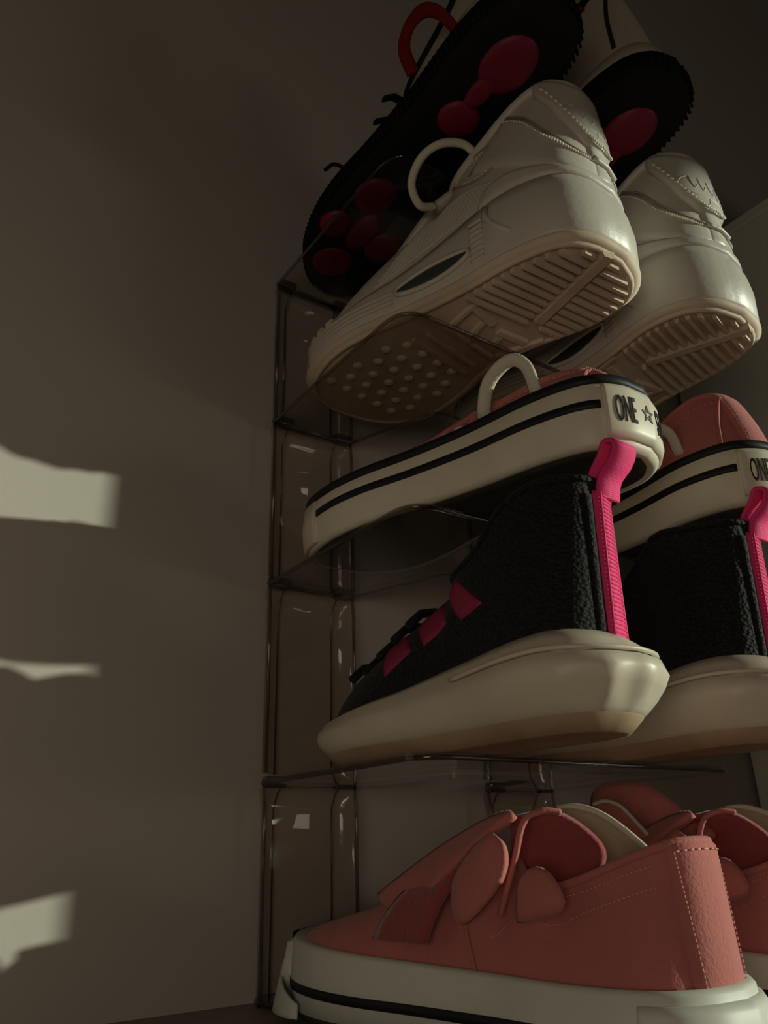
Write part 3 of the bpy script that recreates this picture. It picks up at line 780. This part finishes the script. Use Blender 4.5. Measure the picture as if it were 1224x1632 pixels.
# ================================================================ 4. salmon canvas shoes with open straps (bottom)
def strap_shoe(label, loc, rz, mirror):
    t = thing('strap_shoe', label, 'shoe', loc, rz)
    L, W = 2.0, .76
    sp = lambda x: .05*max(0, (x-.82)/.18)**2
    H = lambda x: sinterp(x, [(0, .22), (.2, .22), (.5, .24), (.8, .27), (1, .29)])
    sh = Shoe(L, W, mirror, lambda x: H(x)-.02, (.07, .72, .20), [(0.03, .60), (.09, .565), (.20, .49), (.28, .47), (.36, .56)], [(.33, .58), (.37, .60), (.50, .53), (.60, .46), (.72, .39), (.95, .31)],
              power=(1.9, 1.6), rear=(1.05, 1.05), inset=.05, xr1=.95)
    sh.ring('outsole', [(lambda x: .0+sp(x), -.08), (lambda x: .0+sp(x), -.02), (lambda x: .03+sp(x), -.01), (lambda x: .04+sp(x), -.02)], M['darksole'], t)
    sh.ring('foxing', [(lambda x: .025+sp(x), -.03), (lambda x: .03+sp(x), -.004), (lambda x: H(x)*.5, .006), (lambda x: H(x)-.015, -.002), (lambda x: H(x), -.014), (lambda x: H(x)-.005, -.06)], M['rubber2'], t)
    for g in (1, -1):
        a, b = sorted((g*.075, g*.43))
        sh.band('stripe', lambda x: H(x)*.36, lambda x: H(x)*.36+.032, .003, .006, M['black_line'], t, a, b)
    sh.ring('toe_bumper', [(lambda x: .03+sp(x), -.02), (lambda x: .03+sp(x), .030), (lambda x: H(x)*.5, .045), (lambda x: H(x)-.03, .022), (lambda x: H(x)-.02, -.02)], M['rubber2'], t, False, False, 40, .43, .57, closed=False)
    sh.band('toe_piping', lambda x: H(x)-.035, lambda x: H(x)-.002, .0, .012, M['black_line'], t, .455, .545)
    sh.ring('heel_bumper', [(lambda x: .03, -.02), (lambda x: .03, .020), (lambda x: .06, .030), (lambda x: H(x)-.06, .026), (lambda x: H(x)-.035, .012), (lambda x: H(x)-.035, -.02)], M['rubber2'], t, False, False, 40, -.075, .075, closed=False)
    # peeling white sole strip folded out beside the toe
    if not mirror:
        V = []; F = []
        for i in range(15):
            q = lerp(.385, .505, i/14); w_ = math.sin(PI*i/14)**.7
            for j in range(5):
                k = j/4; p = sh.ft(q, .012+.035*w_+.03*w_*k, lerp(lerp(.06, .26, i/14), .01, k)); V.append(p)
        for i in range(14):
            for j in range(4): a_ = i*5+j; F.append((a_, a_+1, a_+6, a_+5))
        mk('peeling_strip', V, F, M['rubber2'], t, solid=.012)
    sh.upper('upper', M['canvas'], t)
    sh.lining('lining', M['lining'], t)
    sh.insole('insole', M['insole'], t, .20)
    sh.topline('collar_rim', .014, M['canvas'], t)
    hs = sh.patch('heel_strip', lambda u, v: (lerp(-.034, .034, u), lerp(0.0, 1.02, v)), 6, 18, 0, .022, M['canvas'], t)
    for g in (-1, 1): sh.stitches('stitching', [(g*.028, .03), (g*.028, .5), (g*.028, .94)], .0030, M['canvas_thread'], hs, off=.024, count=26)
    sh.stitches('stitching', [(-.030, .93), (0, .93), (.030, .93)], .0030, M['canvas_thread'], hs, off=.024, count=10)
    for g in (1, -1):
        sh.stitches('quarter_stitching', [(g*.045, .72), (g*.09, .70), (g*.12, .60), (g*.16, .45), (g*.19, .2)], .0022, M['canvas_thread'], t, off=.003, count=60)
        sh.stitches('quarter_stitching', [(g*.045, .88), (g*.09, .88), (g*.13, .88), (g*.165, .90)], .0022, M['canvas_thread'], t, off=.003, count=44)
        sh.line('vamp_seam', [(g*.20, .0), (g*.215, .4), (g*.21, .8)], .008, M['canvas'], t, off=.003)
    sh.stitches('toe_stitching', [(lerp(.40, .60, k/8), .12+.0*k) for k in range(9)], .0025, M['canvas_thread'], t, off=.003, count=50)
    # inner collar of the far side standing up, cream
    def flap(name, rows, material, th=.022, parent=None):
        V = []; F = []; m = len(rows[0])
        for r in rows: V += [tuple(p) for p in r]
        for j in range(len(rows)-1):
            for i in range(m-1): a_ = j*m+i; F.append((a_, a_+1, a_+m+1, a_+m))
        return mk(name, V, F, material, parent or t, solid=th)
    def sheet(p00, p10, p11, p01, nx, ny, bend=(0, 0, 0), roundness=0.0):
        p00, p10, p11, p01 = [np.array(p, float) for p in (p00, p10, p11, p01)]; rows = []
        for j in range(ny+1):
            v = j/ny; row = []
            sq = 1-roundness*(max(0, (v-.6)/.4)**3)
            for i in range(nx+1):
                u = i/nx; u = .5+(u-.5)*sq
                row.append((1-u)*(1-v)*p00+u*(1-v)*p10+u*v*p11+(1-u)*v*p01+np.array(bend)*4*v*(1-v))
            rows.append(row)
        return rows
    m = 1
    def leaf(name, pts, material, th=.03, bulge=.03, parent=None, rings=4):
        P = catmull(pts+[pts[0]], 4)[:-1]; c = sum(P)/len(P); n = len(P); V = []; F = []
        for j in range(rings):
            k = 1-j/rings
            for p in P: V.append(tuple(c+(p-c)*k+np.array([0, bulge*(1-k*k), 0])))
        V.append(tuple(c+np.array([0, bulge, 0])))
        for j in range(rings-1):
            for i in range(n): F.append((j*n+i, j*n+(i+1) % n, (j+1)*n+(i+1) % n, (j+1)*n+i))
        for i in range(n): F.append(((rings-1)*n+i, (rings-1)*n+(i+1) % n, rings*n))
        return mk(name, V, F, material, parent or t, solid=th)
    # front strap: a fuzzy band over the instep with a flat pad on top
    flap('front_strap', sheet((1.22, .33, .30), (.93, .35, .30), (.78, .12, .63), (1.02, .10, .56), 6, 10, (0, .05, .02)), M['canvas_dark'])
    leaf('front_strap_pad', [(1.29, .23, .44), (1.21, .26, .40), (1.04, .28, .41), (.86, .27, .53), (.72, .24, .63), (.62, .20, .70), (.76, .16, .69), (1.0, .17, .60), (1.16, .19, .52)], M['canvas'], .03, .015)
    # rear strap pulled open, standing over the throat
    leaf('rear_strap', [(.70, .10, .44), (.71, .12, .66), (.64, .12, .70), (.54, .10, .705), (.46, .06, .66), (.39, .04, .58), (.42, .06, .50), (.54, .08, .44)], M['canvas_dark'], .03, -.03)
    leaf('strap_tab', [(.63, .30, .64), (.59, .30, .60), (.58, .32, .53), (.63, .34, .45), (.75, .36, .37), (.80, .33, .48), (.74, .30, .58)], M['canvas'], .03, .012)
    leaf('strap_tab', [(.55, .30, .38), (.53, .30, .49), (.46, .30, .53), (.40, .30, .50), (.38, .30, .42)], M['canvas'])
    tube('strap_edge', catmull([(.48, .13, .70), (.52, .18, .705), (.57, .22, .67), (.61, .24, .54), (.66, .27, .39)], 6), .020, M['canvas'], t, r2=.011)
    # cream inside of the collar folded up, with a woven binding
    lf = leaf('collar_lining_flap', [(.72, -.08, .66), (.66, -.10, .72), (.58, -.12, .72), (.48, -.14, .68), (.36, -.16, .58), (.30, -.16, .50), (.45, -.12, .42), (.70, -.10, .42)], M['lining'], .03, -.02)
    tube('binding', catmull([(.66, -.10, .725), (.58, -.12, .725), (.48, -.14, .685), (.36, -.16, .585), (.30, -.16, .51)], 6), .012, M['lace'], lf)
    if mirror:
        # near straps of this shoe pulled open, standing above its throat
        lf = leaf('standing_strap', [(1.13, .20, .60), (1.14, .20, .74), (1.09, .20, .77), (1.00, .20, .76), (.92, .20, .70), (.79, .20, .56), (.92, .20, .50)], M['canvas'], .03, .02)
        tube('binding', catmull([(1.12, .215, .765), (1.05, .215, .775), (.98, .215, .755), (.92, .215, .705), (.79, .215, .57)], 6), .009, M['lace'], lf)
        leaf('standing_strap', [(1.22, .10, .68), (1.21, .10, .80), (1.14, .10, .85), (1.01, .10, .85), (.87, .10, .82), (.71, .10, .70), (.60, .10, .61), (.85, .10, .58)], M['canvas'], .035, .03)
    return t
WL, WR = place(.42, -2.30, .032, .12)
strap_shoe('salmon canvas strap shoe with white sole, nearest, at the bottom of the rack', WL, WR, False)
WL, WR = place(1.34, -2.34, .032, .02)
strap_shoe('salmon canvas strap shoe mostly hidden behind its nearer twin at bottom right', WL, WR, True)

# ================================================================ 5. black soled runners on the top of the rack
def dark_runner(label, loc, rz, mirror):
    t = thing('dark_soled_runner', label, 'shoe', loc, rz, pitch=.05)
    L, W = 2.30, .71
    sp = lambda x: .06*max(0, (x-.8)/.2)**2
    H = lambda x: sinterp(x, [(0, .34), (.3, .30), (.7, .22), (1, .20)])
    sh = Shoe(L, W, mirror, lambda x: H(x)-.02, (.20, 1.15, .13), [(0.08, 1.0), (.15, .98), (.26, .68), (.5, .62)], [(.44, .62), (.5, .62), (.62, .54), (.8, .40), (.96, .28)],
              power=(1.3, 1.4), rear=(1.1, 1.1), inset=.08, xr1=.95)
    sh.ring('outsole', [(lambda x: .02+sp(x), -.06), (lambda x: .03+sp(x), -.01), (lambda x: .10+sp(x), .012), (lambda x: .17+sp(x), .008), (lambda x: .18+sp(x), -.03)], M['black'], t)
    # little teeth round the sole edge
    for g in (1, -1):
        G = []
        for k in range(70):
            q = g*(.01+.0068*k); p = sh.ft(q, .014, .10+sp(sh.foot(q, 0)[0]/L)); a = np.array([0, 0, .05])
            G.append(tube_geo([p-a, p+a], .008, n=5))
        V, F = join_geo(G); o = mk('edge_teeth', V, F, M['black'], t)
    sh.ring('midsole', [(lambda x: .16+sp(x), -.05), (lambda x: .18+sp(x), -.03), (lambda x: H(x)-.02, -.05), (lambda x: H(x), -.09)], M['white_upper'], t)
    sh.upper('upper', M['white_upper'], t)
    sh.lining('lining', M['black'], t)
    for g in (1, -1):
        sh.line('side_line', [(g*.03, .9), (g*.05, .5), (g*.06, .1)], .012, M['black_line'], t, off=.004)
    sh.topline('collar_rim', .030, M['black'], t)
    mg = -1 if mirror else 1
    # red pods set in the sole (x along the shoe, y across)
    pods = [(.36, .03, .17, .14), (.72, .06, .11, .12), (1.37, .17, .14, .125), (1.66, .27, .11, .09), (1.95, .13, .13, .13), (1.70, -.08, .13, .11), (1.64, .09, .16, .085), (.54, .06, .12, .06)]
    for (x, y, rx, ry) in pods:
        V = []; F = []; n = 20
        for (k, z) in ((1.0, .035), (.97, .008), (.80, -.008), (.4, -.012)):
            for i in range(n):
                a = 2*PI*i/n; V.append((x+rx*k*math.cos(a), y*mg+ry*k*math.sin(a), z+.01))
        for j in range(3):
            for i in range(n): F.append((j*n+i, j*n+(i+1) % n, (j+1)*n+(i+1) % n, (j+1)*n+i))
        F.append(tuple(3*n+i for i in range(n)))
        mk('sole_pod', V, F, M['pod'], t)
    V, F = box_geo(1.42, 1.58, -.20, -.02, .004, .03)
    V = [(x+.10*(y), y*mg, z) for x, y, z in V]
    mk('sole_badge', V, F, M['olive'], t, smooth=False)
    # red pull loop standing off the instep side
    if not mirror:
        c = catmull([(.44, .26, .22), (.47, .33, .34), (.56, .36, .45), (.68, .36, .48), (.75, .35, .40), (.76, .30, .26)], 8)
    else:
        c = catmull([(.58, .10, .86), (.56, .16, 1.0), (.44, .16, 1.02), (.36, .10, .94), (.36, .0, .88)], 8)
    tube('pull_loop', c, .035, M['red'], t, r2=.014)
    for i in range(5):
        x = 1.25+.11*i; z = sinterp(x/L, [(.5, .80), (.62, .64), (.8, .42)])+.02
        tube('lace', [(x, -.14, z-.06), (x, -.07, z), (x, .07, z), (x, .14, z-.06)], .028, M['black'], t, r2=.012, up=Vector((0, 0, 1)))
    if not mirror: tube('lace_tip', catmull([(1.50, .24, .30), (1.57, .31, .40), (1.66, .33, .43)], 5), .012, M['black'], t)
    return t
WL, WR = place(.26, -2.36, 4.13, -.05)
dark_runner('dark-soled running shoe with red pull loop, left on top of the rack', WL, WR, False)
WL, WR = place(1.03, -2.42, 4.13, -.01)
dark_runner('dark-soled running shoe with pale upper, right on top of the rack', WL, WR, True)
